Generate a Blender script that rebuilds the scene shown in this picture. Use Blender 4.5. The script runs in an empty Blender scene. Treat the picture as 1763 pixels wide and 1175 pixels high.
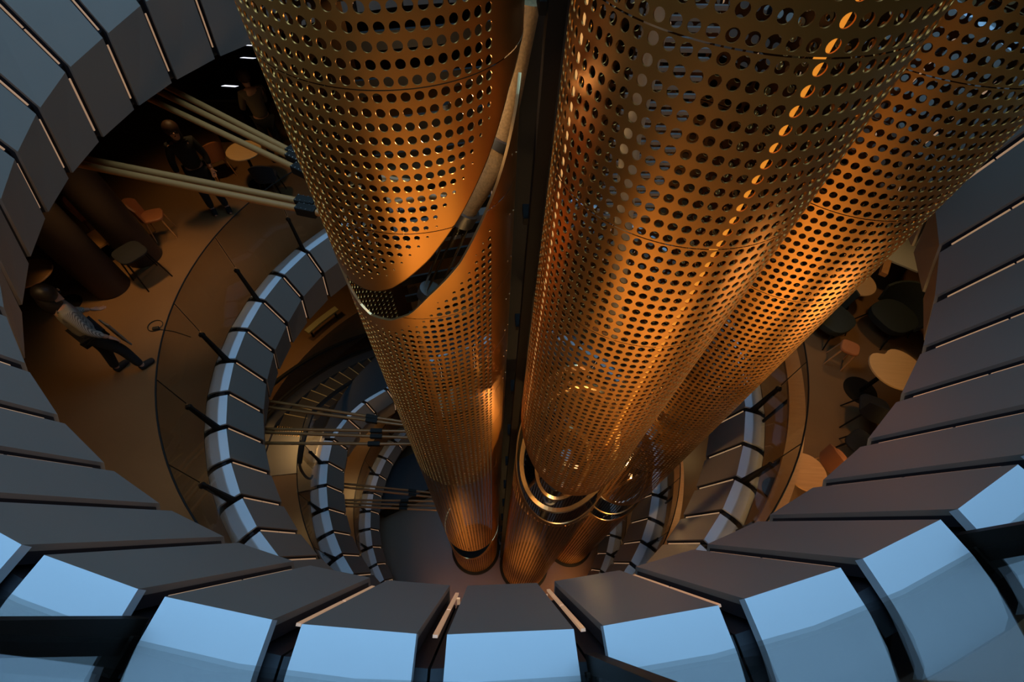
import bpy, math, random
import numpy as np
from mathutils import Vector, Matrix

# ------------------------------------------------------------------ units
U = 2.8                      # one survey unit in metres
G = 6.0                      # camera height above the ground floor, in survey units
AX = (-.105 * U, 1.355 * U)  # vertical axis of the atrium
D2R = math.pi / 180
random.seed(7)
col = bpy.context.scene.collection


def z_of(h):
    return (G - h) * U


def ring_pt(R, az, h):
    return (AX[0] + R * U * math.cos(az * D2R), AX[1] + R * U * math.sin(az * D2R), z_of(h))


# ------------------------------------------------------------------ camera
cam = bpy.data.cameras.new('camera')
cam.sensor_width = 36
cam.lens = 790 / 1763 * 36
cam.clip_start = .02
cam.clip_end = 200
co = bpy.data.objects.new('camera', cam)
col.objects.link(co)
down = Vector((847 - 881.5, 1118 - 587.5, 790)).normalized()
zc = Vector((0, 0, 1))
Yc = (zc - down * zc.dot(down)).normalized()
Zc = -down
Xc = Yc.cross(Zc)
right = Vector((Xc[0], Yc[0], Zc[0]))
dn = Vector((Xc[1], Yc[1], Zc[1]))
fw = Vector((Xc[2], Yc[2], Zc[2]))
M = Matrix((right, -dn, -fw)).transposed().to_4x4()
M.translation = Vector((0, 0, G * U))
co.matrix_world = M
bpy.context.scene.camera = co

# ------------------------------------------------------------------ colour management
vs = bpy.context.scene.view_settings
vs.view_transform = 'Standard'
vs.look = 'None'
vs.gamma = 1
vs.use_curve_mapping = False
vs.exposure = 0.0

# ------------------------------------------------------------------ world: dusk sky above the open skylight
w = bpy.data.worlds.new('dusk_sky')
bpy.context.scene.world = w
w.use_nodes = True
nt = w.node_tree
nt.nodes.clear()
bg = nt.nodes.new('ShaderNodeBackground')
tcw = nt.nodes.new('ShaderNodeTexCoord')
sep = nt.nodes.new('ShaderNodeSeparateXYZ')
rmp = nt.nodes.new('ShaderNodeValToRGB')
rmp.color_ramp.elements[0].position = .30
rmp.color_ramp.elements[0].color = (.035, .10, .19, 1)
rmp.color_ramp.elements[1].position = .85
rmp.color_ramp.elements[1].color = (.28, .60, 1.0, 1)
nt.links.new(tcw.outputs['Generated'], sep.inputs[0])
nt.links.new(sep.outputs['Z'], rmp.inputs[0])
nt.links.new(rmp.outputs[0], bg.inputs[0])
bg.inputs[1].default_value = 4.1
ow = nt.nodes.new('ShaderNodeOutputWorld')
nt.links.new(bg.outputs[0], ow.inputs[0])

# ------------------------------------------------------------------ lamps
WARM = (1.0, .60, .22)


def spot(loc, target, power, size=70, blend=.6, color=WARM, radius=.12):
    l = bpy.data.lights.new('added_spot_lamp', 'SPOT')
    l.energy = power
    l.color = color
    l.spot_size = size * D2R
    l.spot_blend = blend
    l.shadow_soft_size = radius
    o = bpy.data.objects.new('added_spot_lamp', l)
    col.objects.link(o)
    o.location = loc
    o.rotation_euler = (Vector(target) - Vector(loc)).to_track_quat('-Z', 'Y').to_euler()
    return o


def area(loc, target, power, sx, sy, color=WARM):
    l = bpy.data.lights.new('added_area_light', 'AREA')
    l.shape = 'RECTANGLE'
    l.size = sx
    l.size_y = sy
    l.energy = power
    l.color = color
    l.spread = 110 * D2R
    o = bpy.data.objects.new('added_area_light', l)
    col.objects.link(o)
    o.location = loc
    o.rotation_euler = (Vector(target) - Vector(loc)).to_track_quat('-Z', 'Y').to_euler()
    return o


LIGHTS = []      # (position) of each added downlight, its fixture is built with the ceilings
for lvl in range(4):
    soff = .52 + 1.58 * lvl + .44
    if lvl == 3:
        soff = 5.26 + .3
    for az, R, pw in ((150, 2.1, 60), (172, 1.92, 150), (196, 1.8, 40), (222, 1.85, 22), (250, 1.9, 40), (290, 1.9, 40),
                      (322, 1.68, 40), (350, 1.68, 60), (12, 2.1, 45), (60, 2.2, 20), (105, 2.2, 20)):
        LIGHTS.append((ring_pt(R, az, soff + .02), pw * (1, .6, .5, .6)[lvl]))
for p, pw in LIGHTS:
    spot((p[0], p[1], p[2] - .03), (p[0], p[1], 0), pw, 88 if pw < 140 else 62, .8)
for az, R in ((250, 1.42), (285, 1.42), (320, 1.42)):  # extra spots without fixtures, added to warm the ground floor
    p = ring_pt(R, az, 5.26 + .34)
    spot(p, ring_pt(.6, az + 10, 6.0), 80, 120, .9)
# added, unseen area lights on the near side of the lower floors that light the perforated columns
AREAS = [(ring_pt(1.80, 268, 1.74), ring_pt(.2, 262, 1.40), 21, 2.6, .8),
         (ring_pt(1.85, 300, 1.80), ring_pt(.5, 0, 1.45), 21, 2.6, .8),
         (ring_pt(2.15, 336, 1.80), ring_pt(.9, 350, 1.45), 16, 2.0, .6),
         (ring_pt(1.60, 262, 4.75), ring_pt(.2, 262, 4.4), 30, 2.4, .5)]
for a in AREAS:
    area(*a)

# ------------------------------------------------------------------ materials


def mat(name, base, rough=.5, metal=0., noise=0., nscale=8., bump=0., spec=.5, coat=0., emis=None, estr=0.):
    m = bpy.data.materials.new(name)
    m.use_nodes = True
    n = m.node_tree.nodes
    L = m.node_tree.links
    b = n['Principled BSDF']
    b.inputs['Base Color'].default_value = (*base, 1)
    b.inputs['Roughness'].default_value = rough
    b.inputs['Metallic'].default_value = metal
    b.inputs['Specular IOR Level'].default_value = spec
    b.inputs['Coat Weight'].default_value = coat
    if emis:
        b.inputs['Emission Color'].default_value = (*emis, 1)
        b.inputs['Emission Strength'].default_value = estr
    if noise:
        tc = n.new('ShaderNodeTexCoord')
        nz = n.new('ShaderNodeTexNoise')
        nz.inputs['Scale'].default_value = nscale
        nz.inputs['Detail'].default_value = 5
        L.new(tc.outputs['Object'], nz.inputs['Vector'])
        mx = n.new('ShaderNodeMix')
        mx.data_type = 'RGBA'
        mx.inputs[6].default_value = (*[c * (1 - noise) for c in base], 1)
        mx.inputs[7].default_value = (*[min(1, c * (1 + noise)) for c in base], 1)
        L.new(nz.outputs['Fac'], mx.inputs[0])
        L.new(mx.outputs[2], b.inputs['Base Color'])
        if bump:
            bp = n.new('ShaderNodeBump')
            bp.inputs['Strength'].default_value = bump
            bp.inputs['Distance'].default_value = .01
            L.new(nz.outputs['Fac'], bp.inputs['Height'])
            L.new(bp.outputs['Normal'], b.inputs['Normal'])
    return m


def wood_mat(name, c1, c2, rough=.4, scale=3., axis=(1, 12, 12)):
    m = bpy.data.materials.new(name)
    m.use_nodes = True
    n = m.node_tree.nodes
    L = m.node_tree.links
    b = n['Principled BSDF']
    tc = n.new('ShaderNodeTexCoord')
    mp = n.new('ShaderNodeMapping')
    mp.inputs['Scale'].default_value = axis
    nz = n.new('ShaderNodeTexNoise')
    nz.inputs['Scale'].default_value = scale
    nz.inputs['Detail'].default_value = 6
    rp = n.new('ShaderNodeMix')
    rp.data_type = 'RGBA'
    rp.inputs[6].default_value = (*c1, 1)
    rp.inputs[7].default_value = (*c2, 1)
    L.new(tc.outputs['Object'], mp.inputs[0])
    L.new(mp.outputs[0], nz.inputs[0])
    L.new(nz.outputs['Fac'], rp.inputs[0])
    L.new(rp.outputs[2], b.inputs['Base Color'])
    b.inputs['Roughness'].default_value = rough
    return m


def glass_mat(name, tint, f=.9):
    m = bpy.data.materials.new(name)
    m.use_nodes = True
    n = m.node_tree.nodes
    n.clear()
    L = m.node_tree.links
    o = n.new('ShaderNodeOutputMaterial')
    t = n.new('ShaderNodeBsdfTransparent')
    t.inputs[0].default_value = (*tint, 1)
    g = n.new('ShaderNodeBsdfGlossy')
    g.inputs['Roughness'].default_value = .02
    lw = n.new('ShaderNodeLayerWeight')
    pw = n.new('ShaderNodeMath')
    pw.operation = 'POWER'
    pw.inputs[1].default_value = 5
    fr = n.new('ShaderNodeMath')
    fr.operation = 'MULTIPLY_ADD'
    fr.inputs[1].default_value = .5
    fr.inputs[2].default_value = .02
    L.new(lw.outputs['Facing'], pw.inputs[0])
    L.new(pw.outputs[0], fr.inputs[0])
    mx = n.new('ShaderNodeMixShader')
    L.new(fr.outputs[0], mx.inputs[0])
    L.new(t.outputs[0], mx.inputs[1])
    L.new(g.outputs[0], mx.inputs[2])
    L.new(mx.outputs[0], o.inputs[0])
    return m


def stripe_mat(name, c1, c2, scale):
    m = bpy.data.materials.new(name)
    m.use_nodes = True
    n = m.node_tree.nodes
    L = m.node_tree.links
    b = n['Principled BSDF']
    tc = n.new('ShaderNodeTexCoord')
    wv = n.new('ShaderNodeTexWave')
    wv.bands_direction = 'X'
    wv.inputs['Scale'].default_value = scale
    rp = n.new('ShaderNodeMix')
    rp.data_type = 'RGBA'
    rp.inputs[6].default_value = (*c1, 1)
    rp.inputs[7].default_value = (*c2, 1)
    L.new(tc.outputs['Object'], wv.inputs[0])
    L.new(wv.outputs['Fac'], rp.inputs[0])
    L.new(rp.outputs[2], b.inputs['Base Color'])
    b.inputs['Roughness'].default_value = .8
    return m


COPPER = mat('satin_copper', (.60, .262, .060), .39, .92, .04, 3)
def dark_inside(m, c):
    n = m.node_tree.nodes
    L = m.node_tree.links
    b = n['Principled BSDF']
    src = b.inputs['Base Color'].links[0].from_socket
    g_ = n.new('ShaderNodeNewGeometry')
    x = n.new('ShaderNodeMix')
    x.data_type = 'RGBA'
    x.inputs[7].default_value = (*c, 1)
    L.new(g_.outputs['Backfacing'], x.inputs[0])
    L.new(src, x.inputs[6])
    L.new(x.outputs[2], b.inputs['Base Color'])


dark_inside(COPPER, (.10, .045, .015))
COPPER_SOLID = mat('brushed_copper', (.60, .26, .07), .30, .92, .05, 2)
BRONZE = mat('bronze_edge', (.80, .50, .22), .28, .95)
BRASS_GLOW = mat('glowing_rose_brass', (.95, .74, .56), .30, .9, emis=(1, .58, .33), estr=.30)  # brass with emission added so the joint strips glow
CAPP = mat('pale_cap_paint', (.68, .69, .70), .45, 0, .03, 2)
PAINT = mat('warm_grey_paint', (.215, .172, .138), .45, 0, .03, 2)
DARK = mat('black_recess', (.012, .012, .016), .6)
STEEL = mat('dark_steel', (.012, .008, .005), .6, 0., spec=.15)
STEEL2 = mat('grey_steel', (.26, .24, .22), .38, .8)
CHROME = mat('bright_steel', (.7, .66, .6), .18, 1)
TUBE = mat('champagne_tube', (.36, .135, .032), .5, .1)
CREAM = mat('cream_paint', (.75, .60, .38), .5)
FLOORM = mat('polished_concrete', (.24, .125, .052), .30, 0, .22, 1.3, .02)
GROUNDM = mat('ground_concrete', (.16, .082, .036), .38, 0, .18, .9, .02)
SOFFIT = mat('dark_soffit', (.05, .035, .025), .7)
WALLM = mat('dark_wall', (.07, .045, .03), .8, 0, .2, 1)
COLM = mat('dark_column_plaster', (.065, .04, .028), .7, 0, .06, 3)
GLASS = glass_mat('clear_glass', (.74, .73, .71))
WOOD = wood_mat('orange_oak', (.55, .26, .09), (.75, .38, .15), .38)
WOOD2 = wood_mat('honey_ply', (.68, .40, .17), (.80, .50, .23), .4)
LEATHER = mat('tan_leather', (.45, .16, .06), .45, 0, .1, 10)
GREEN = mat('dark_green_fabric', (.025, .032, .026), .85, 0, .15, 30)
BLACKF = mat('black_fabric', (.012, .011, .012), .9)
GREYF = mat('grey_fabric', (.16, .14, .12), .9)
SKIN = mat('skin', (.50, .26, .17), .55)
HAIRD = mat('dark_hair', (.015, .010, .008), .5)
HAIRB = mat('brown_hair', (.035, .013, .006), .6)
SHIRT = stripe_mat('striped_cloth', (.50, .45, .38), (.12, .10, .09), 34)
JACKET = mat('olive_grey_cloth', (.12, .09, .06), .9)
SCREEN = mat('lit_screen', (.02, .02, .02), .3, 0, emis=(.8, .85, 1), estr=1.6)
WHITEP = mat('white_laminate', (.72, .72, .70), .4)
RUBBER = mat('black_rubber', (.012, .011, .01), .5)
STEP = mat('escalator_step', (.04, .03, .02), .45, .4)
LAMPG = mat('lamp_glow', (.9, .6, .3), .4, 0, emis=(1, .55, .2), estr=2.0)
BEANS = mat('roasted_beans', (.42, .25, .11), .5, 0, .6, 60, .3)

# ------------------------------------------------------------------ mesh helpers


class MB:
    def __init__(s):
        s.v = []
        s.f = []

    def add(s, vs_, fs):
        k = len(s.v)
        s.v += [tuple(p) for p in vs_]
        s.f += [tuple(i + k for i in f) for f in fs]
        return s

    def box(s, c, size, rot=0., mat3=None):
        hx, hy, hz = size[0] / 2, size[1] / 2, size[2] / 2
        m = mat3 or Matrix.Rotation(rot, 3, 'Z')
        c = Vector(c)
        vs_ = [c + m @ Vector((x, y, z)) for x in (-hx, hx) for y in (-hy, hy) for z in (-hz, hz)]
        return s.add(vs_, [(0, 1, 3, 2), (4, 6, 7, 5), (0, 4, 5, 1), (2, 3, 7, 6), (0, 2, 6, 4), (1, 5, 7, 3)])

    def bar(s, a, b, wd, ht=None):
        a, b = Vector(a), Vector(b)
        d = b - a
        m = d.to_track_quat('Y', 'Z').to_matrix()
        return s.box((a + b) / 2, (wd, d.length, ht or wd), mat3=m)

    def tube(s, pts, r, n=10, cap=True):
        pts = [Vector(p) for p in pts]
        k = len(s.v)
        rr = r if isinstance(r, (list, tuple)) else [r] * len(pts)
        ref = None
        for i, p in enumerate(pts):
            t = (pts[min(i + 1, len(pts) - 1)] - pts[max(i - 1, 0)]).normalized()
            if ref is None:
                ref = t.orthogonal().normalized()
            ref = (ref - t * ref.dot(t)).normalized()
            b2 = t.cross(ref)
            for j in range(n):
                a = 2 * math.pi * j / n
                s.v.append(tuple(p + (ref * math.cos(a) + b2 * math.sin(a)) * rr[i]))
        for i in range(len(pts) - 1):
            for j in range(n):
                j2 = (j + 1) % n
                s.f.append((k + i * n + j, k + i * n + j2, k + (i + 1) * n + j2, k + (i + 1) * n + j))
        if cap:
            s.f.append(tuple(k + j for j in range(n))[::-1])
            s.f.append(tuple(k + (len(pts) - 1) * n + j for j in range(n)))
        return s

    def lathe(s, c, prof, n=24, cap=True):
        k = len(s.v)
        for r, z in prof:
            for j in range(n):
                a = 2 * math.pi * j / n
                s.v.append((c[0] + r * math.cos(a), c[1] + r * math.sin(a), c[2] + z))
        for i in range(len(prof) - 1):
            for j in range(n):
                j2 = (j + 1) % n
                s.f.append((k + i * n + j, k + i * n + j2, k + (i + 1) * n + j2, k + (i + 1) * n + j))
        if cap:
            s.f.append(tuple(k + j for j in range(n))[::-1])
            s.f.append(tuple(k + (len(prof) - 1) * n + j for j in range(n)))
        return s

    def prism(s, poly, z0, z1):
        n = len(poly)
        k = len(s.v)
        s.v += [(x, y, z0) for x, y in poly] + [(x, y, z1) for x, y in poly]
        s.f.append(tuple(k + i for i in range(n))[::-1])
        s.f.append(tuple(k + n + i for i in range(n)))
        s.f += [(k + i, k + (i + 1) % n, k + n + (i + 1) % n, k + n + i) for i in range(n)]
        return s


def obj(name, mb, m, parent=None, smooth=False, bevel=0.):
    me = bpy.data.meshes.new(name)
    off = parent.location if parent else Vector((0, 0, 0))
    if parent and parent.parent:
        off = parent.parent.location
    me.from_pydata([(v[0] - off[0], v[1] - off[1], v[2] - off[2]) for v in mb.v], [], mb.f)
    me.materials.append(m)
    if smooth:
        me.polygons.foreach_set('use_smooth', [True] * len(me.polygons))
    me.update()
    o = bpy.data.objects.new(name, me)
    col.objects.link(o)
    if parent:
        o.parent = parent
    if smooth:
        try:
            me.set_sharp_from_angle(angle=.7)
        except Exception:
            pass
    if bevel:
        b = o.modifiers.new('bevel', 'BEVEL')
        b.width = bevel
        b.segments = 2
        b.limit_method = 'ANGLE'
    return o


def tag(o, label=None, cat=None, group=None, kind=None):
    if label:
        o['label'] = label
    if cat:
        o['category'] = cat
    if group:
        o['group'] = group
    if kind:
        o['kind'] = kind
    return o


def thing(name, loc, label, cat, group=None):
    o = bpy.data.objects.new(name, None)
    col.objects.link(o)
    o.location = loc
    o.empty_display_size = .1
    return tag(o, label, cat, group)


def single(name, mb, m, label, cat, group=None, smooth=False, bevel=0.):
    c = Vector(np.mean(np.array(mb.v), axis=0))
    c.z = min(v[2] for v in mb.v)
    mb.v = [(v[0] - c.x, v[1] - c.y, v[2] - c.z) for v in mb.v]
    o = obj(name, mb, m, None, smooth, bevel)
    o.location = c
    return tag(o, label, cat, group)


def struct(name, mb, m, smooth=False):
    return tag(obj(name, mb, m, None, smooth), kind='structure')


def annulus(mb, R0, R1, h0, h1, a0=0., a1=360., n=96):
    """solid ring sector between radii R0,R1 and depths h0 (top), h1 (bottom)"""
    full = abs(a1 - a0) >= 359.9
    k = len(mb.v)
    for i in range(n + 1):
        az = a0 + (a1 - a0) * i / n
        for R, h in ((R0, h0), (R1, h0), (R1, h1), (R0, h1)):
            mb.v.append(ring_pt(R, az, h))
    for i in range(n):
        for j in range(4):
            a = k + i * 4 + j
            b = k + i * 4 + (j + 1) % 4
            mb.f.append((a, a + 4, b + 4, b))
    if not full:
        mb.f.append((k, k + 1, k + 2, k + 3))
        e = k + n * 4
        mb.f.append((e + 3, e + 2, e + 1, e))
    return mb


# ------------------------------------------------------------------ structure: floors, perimeter wall, ceiling
LV = [.52 + 1.58 * k for k in range(4)]
RW = 4.3
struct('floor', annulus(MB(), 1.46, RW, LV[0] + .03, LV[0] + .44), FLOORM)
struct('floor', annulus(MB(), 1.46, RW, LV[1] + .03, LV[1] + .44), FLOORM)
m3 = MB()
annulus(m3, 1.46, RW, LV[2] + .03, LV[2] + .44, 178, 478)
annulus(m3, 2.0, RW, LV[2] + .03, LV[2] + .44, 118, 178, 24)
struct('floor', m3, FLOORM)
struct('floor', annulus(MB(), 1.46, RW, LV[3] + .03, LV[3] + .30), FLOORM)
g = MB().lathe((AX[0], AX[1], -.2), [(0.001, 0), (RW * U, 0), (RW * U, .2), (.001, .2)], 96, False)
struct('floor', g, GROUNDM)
# the soffit finish under every floor
for k in range(4):
    hb = LV[k] + (.44 if k < 3 else .30)
    mm = MB()
    if k == 2:
        annulus(mm, 1.37, RW, hb, hb + .012, 178, 478)
        annulus(mm, 2.12, RW, hb, hb + .012, 118, 178, 24)
    else:
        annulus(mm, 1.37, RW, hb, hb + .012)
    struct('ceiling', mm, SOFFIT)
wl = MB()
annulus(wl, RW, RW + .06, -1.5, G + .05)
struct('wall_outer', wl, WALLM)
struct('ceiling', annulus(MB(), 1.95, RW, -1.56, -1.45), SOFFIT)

# downlight fixtures added in the soffits, out of view
CEIL = [o for o in col.objects if o.name.startswith('ceiling')]
for i, (p, pw) in enumerate(LIGHTS):
    par = CEIL[i // 11]
    a = MB().lathe((p[0], p[1], p[2] - .02), [(.05, .02), (.07, .02), (.07, 0), (.05, 0), (.05, .02)], 16, False)
    o_ = obj('unseen_downlight', a, STEEL, par)
    a = MB().lathe((p[0], p[1], p[2] - .004), [(.001, 0), (.048, 0)], 16, False)
    obj('diffuser', a, LAMPG, o_)

# ------------------------------------------------------------------ ring fascias of bent panels
AZ = [152.5, 161.9, 170.5, 179.2, 187.6, 195.6, 203.6, 211.4, 219.4, 227.0, 234.3, 241.4, 248.0, 254.3, 260.2, 266.1,
      272.0, 278.4, 284.7, 290.8, 296.9, 303.1, 309.8, 316.8, 324.3, 332.2, 340.3, 348.6]
while AZ[-1] < 505:
    AZ.append(AZ[-1] + (512.5 - 348.6) / 17)
if AZ[-1] > 505:
    AZ.pop()
NP = len(AZ)
BAZ = [150, 162, 171, 180, 188, 196, 204, 212, 225, 240, 330, 341, 357, 420, 510]
BH = [.165, .18, .205, .218, .24, .26, .272, .29, .315, .325, .32, .295, .26, .19, .165]
BR = [1.29, 1.285, 1.28, 1.28, 1.28, 1.28, 1.28, 1.28, 1.278, 1.275, 1.272, 1.275, 1.28, 1.285, 1.29]


def bend_h(az):
    return float(np.interp(az, BAZ, BH))


def bend_R(az):
    return float(np.interp(az, BAZ, BR))


GAP = .0145
THK = .02
LEVN = ['topmost', 'second', 'third', 'lowest']
ORD = ['first', 'second', 'third', 'fourth', 'fifth', 'sixth', 'seventh', 'eighth', 'ninth', 'tenth', 'eleventh', 'twelfth',
       'thirteenth', 'fourteenth', 'fifteenth', 'sixteenth', 'seventeenth', 'eighteenth', 'nineteenth', 'twentieth',
       'twenty-first', 'twenty-second']
NEAR = 15   # the panel right below the camera


def corner(R, az, h):
    return Vector(ring_pt(R, az, h))


def push(lv, az):
    if lv != 2:
        return 1.0
    a = az % 360
    return float(np.interp(a, [60, 100, 140, 153, 162, 170.5, 179], [1, .80, .78, .83, .90, .955, 1.0]))


for lv in range(4):
    h0 = LV[lv]
    scl = 1.0 if lv < 2 else (.985 if lv == 2 else .985)
    deep = .45 if lv < 3 else .30
    bk = MB()
    for i in range(NP):
        a, b = AZ[i], AZ[(i + 1) % NP] + (360 if i == NP - 1 else 0)
        rows = []
        for az in (a, b):
            bh = bend_h(az) * (1 if lv < 3 else .6)
            pu = push(lv, az)
            rows.append([corner(1.39 * pu, az, h0), corner(1.348 * scl * pu, az, h0), corner(bend_R(az) * scl * pu, az, h0 + bh),
                         corner(1.345 * scl * pu, az, h0 + deep)])
        lf, rt = [], []
        for q in range(4):
            d = (rows[1][q] - rows[0][q]).normalized() * GAP * U
            lf.append(rows[0][q] + d)
            rt.append(rows[1][q] - d)
        mid = (Vector((AX[0], AX[1], 0)) - Vector(((lf[1].x + rt[1].x) / 2, (lf[1].y + rt[1].y) / 2, 0))).normalized()
        back = -mid * THK * U
        base = (lf[0] + rt[0]) / 2
        off = (i - NEAR)
        if off > NP // 2:
            off -= NP
        if off < -(NP // 2):
            off += NP
        ln = LEVN[lv]
        if off == 0:
            lab = 'grey bent panel of the %s atrium ring, nearest the camera of all' % ln
        else:
            lab = 'grey bent panel of the %s atrium ring, %s %s of the one nearest camera' % (
                ln, ORD[abs(off) - 1], 'right' if off > 0 else 'left')
        t = thing('fascia_panel', base, lab, 'panel', 'panels of the %s atrium ring' % ln)
        # folded face: upper and lower plates with returns
        mb = MB()
        F_ = [lf[1], rt[1], lf[2], rt[2], lf[3], rt[3]]
        B_ = [p + back for p in F_]
        B_[0] = B_[0] + Vector((0, 0, -.02))
        B_[1] = B_[1] + Vector((0, 0, -.02))
        mb.add(F_ + B_, [(0, 1, 3, 2), (2, 3, 5, 4), (6, 8, 9, 7), (8, 10, 11, 9), (4, 5, 11, 10), (0, 6, 7, 1)])
        M_ = [F_[q_].lerp(B_[q_], .35) for q_ in range(6)]
        mb.add(F_ + M_, [(0, 2, 8, 6), (2, 4, 10, 8), (1, 7, 9, 3), (3, 9, 11, 5)])
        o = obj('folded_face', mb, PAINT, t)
        mb = MB()
        mb.add(M_ + B_, [(0, 2, 8, 6), (2, 4, 10, 8), (1, 7, 9, 3), (3, 9, 11, 5)])
        obj('shadow_gap_side', mb, DARK, t)
        mb = MB()
        outd = (base - (lf[1] + rt[1]) / 2)
        outd.z = 0
        outd.normalize()
        dz = Vector((0, 0, -.035))
        prof = [(0, 0), (.0, .0)]
        L0 = [lf[1], lf[0]]
        R0 = [rt[1], rt[0]]
        for dr, dd in ((.035, .004), (.065, .018), (.085, .042), (.098, .075)):
            L0.append(lf[0] + outd * dr * U * .9 + Vector((0, 0, -dd * U)))
            R0.append(rt[0] + outd * dr * U * .9 + Vector((0, 0, -dd * U)))
        nL = len(L0)
        mb.add(L0 + R0 + [p + dz for p in L0] + [p + dz for p in R0],
               [(q_, q_ + 1, nL + q_ + 1, nL + q_) for q_ in range(nL - 1)] +
               [(2 * nL + q_, 3 * nL + q_, 3 * nL + q_ + 1, 2 * nL + q_ + 1) for q_ in range(nL - 1)] +
               [(q_, 2 * nL + q_, 2 * nL + q_ + 1, q_ + 1) for q_ in range(nL - 1)] +
               [(nL + q_, nL + q_ + 1, 3 * nL + q_ + 1, 3 * nL + q_) for q_ in range(nL - 1)] +
               [(0, nL, 3 * nL, 2 * nL)])
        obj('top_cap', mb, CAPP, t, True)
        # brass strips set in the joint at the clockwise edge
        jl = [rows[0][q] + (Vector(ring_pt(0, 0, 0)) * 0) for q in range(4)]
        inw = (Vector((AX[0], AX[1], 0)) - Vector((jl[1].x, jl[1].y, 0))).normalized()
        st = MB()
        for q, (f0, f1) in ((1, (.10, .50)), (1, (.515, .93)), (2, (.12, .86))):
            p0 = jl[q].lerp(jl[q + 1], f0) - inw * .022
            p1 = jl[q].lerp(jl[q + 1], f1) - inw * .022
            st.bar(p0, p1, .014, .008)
        obj('glowing_brass_strip', st, BRASS_GLOW, t)
        # recess backing
        for q in range(3):
            A0, A1 = rows[0][q], rows[0][q + 1]
            B0, B1 = rows[1][q], rows[1][q + 1]
            o_ = -inw * .075 + Vector((0, 0, -.06 if q == 0 else 0))
            k = len(bk.v)
            z1 = Vector((0, 0, -.06))
            bk.v += [tuple(A0 - inw * .075 + (z1 if q < 2 else z1 * 0)), tuple(B0 - inw * .075 + (z1 if q < 2 else z1 * 0)),
                     tuple(B1 - inw * .075 + (z1 if q == 0 else z1 * 0)), tuple(A1 - inw * .075 + (z1 if q == 0 else z1 * 0))]
            bk.f.append((k, k + 1, k + 2, k + 3))
    struct('trim_%d' % (lv + 1), bk, DARK)

# ------------------------------------------------------------------ glass balustrades
for lv in range(4):
    h0 = LV[lv]
    gh = .48 if lv else .56
    t = thing('glass_balustrade', (AX[0], AX[1], z_of(h0)),
              'curved clear glass balustrade with dark posts around the %s atrium ring' % LEVN[lv], 'railing')
    for half in (0, 1):
        idx = [i for i in range(2, NP, 3)]
        if lv == 3:
            idx = [i for i in range(NP) if (i % 2 == 0)]
        if lv in (1, 2):
            idx = [i for i in range(0, 17, 2)] + [i for i in range(17, NP, 2)]
        break
    for n_, i in enumerate(idx):
        a = AZ[i]
        if lv == 2 and (a > 440 or a < 176):
            continue
        j = idx[(n_ + 1) % len(idx)]
        b = AZ[j] + (360 if j <= i else 0)
        if lv == 2 and False:
            continue
        # pane
        mb = MB()
        seg = 4
        for s_ in range(seg + 1):
            az = a + .25 + (b - a - .5) * s_ / seg
            for R in (1.384, 1.388):
                mb.v.append(ring_pt(R, az, h0 + .0))
                mb.v.append(ring_pt(R, az, h0 - gh))
        for s_ in range(seg):
            k = s_ * 4
            mb.f += [(k, k + 4, k + 5, k + 1), (k + 2, k + 3, k + 7, k + 6), (k + 1, k + 5, k + 7, k + 3)]
        mb.f += [(0, 1, 3, 2), (seg * 4, seg * 4 + 2, seg * 4 + 3, seg * 4 + 1)]
        obj('glass_pane', mb, GLASS, t, True)
        # post
        mb = MB()
        rot = a * D2R
        p0 = Vector(ring_pt(1.398, a, h0 + .01))
        p1 = Vector(ring_pt(1.398, a, h0 - .25))
        er = Vector((math.cos(rot), math.sin(rot), 0))
        et = Vector((-math.sin(rot), math.cos(rot), 0)) * .015
        q4 = [p0 - er * .085, p0 + er * .0, p1 + er * .0, p1 - er * .045]
        mb.add([q + et for q in q4] + [q - et for q in q4],
               [(0, 1, 2, 3), (7, 6, 5, 4), (0, 4, 5, 1), (1, 5, 6, 2), (2, 6, 7, 3), (3, 7, 4, 0)])
        mb.box(p1 + Vector((0, 0, -.03)) - er * .02, (.06, .045, .05), rot)
        mb.box(p0 + Vector((0, 0, .02)), (.09, .05, .03), rot)
        obj('post', mb, STEEL, t)
        mb = MB()
        mb.bar(ring_pt(1.386, a, h0 - .27), ring_pt(1.386, a, h0 - gh + .002), .008)
        obj('pane_joint', mb, STEEL, t)
    mb = MB()
    pts = []
    for i in range(NP * 3 + 1):
        q = i / 3
        a0_ = AZ[int(q) % NP] + (360 if int(q) >= NP else 0)
        a1_ = AZ[(int(q) + 1) % NP] + (360 if int(q) + 1 >= NP else 0)
        aa_ = a0_ + (a1_ - a0_) * (q - int(q))
        if lv == 2 and (aa_ % 360 < 178 and aa_ % 360 > 75):
            continue
        pts.append(ring_pt(1.386, aa_, h0 - gh - .003))
    mb.tube(pts, .009, 6)
    obj('top_edge_rail', mb, STEEL, t, True)

# timber lean counters behind the glass on the right
for lv in (1, 2):
    mb = MB()
    annulus(mb, 1.404, 1.474, LV[lv] - .30, LV[lv] - .285, 308, 372, 40)
    t = thing('timber_counter', ring_pt(1.44, 340, LV[lv]),
              'curved orange timber leaning counter behind the glass on the right of the %s ring' % LEVN[lv], 'counter')
    obj('counter_top', mb, WOOD, t)
    for az in (311, 323, 335, 347, 359, 371):
        mb = MB()
        mb.bar(ring_pt(1.44, az, LV[lv] - .285), ring_pt(1.44, az, LV[lv] + .03), .03)
        obj('leg', mb, STEEL, t)

# ------------------------------------------------------------------ perforated copper columns
RC = .255
PITCH_A = 360 / 70
PITCH_H = .3085 / 12
HR = .0083


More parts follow.
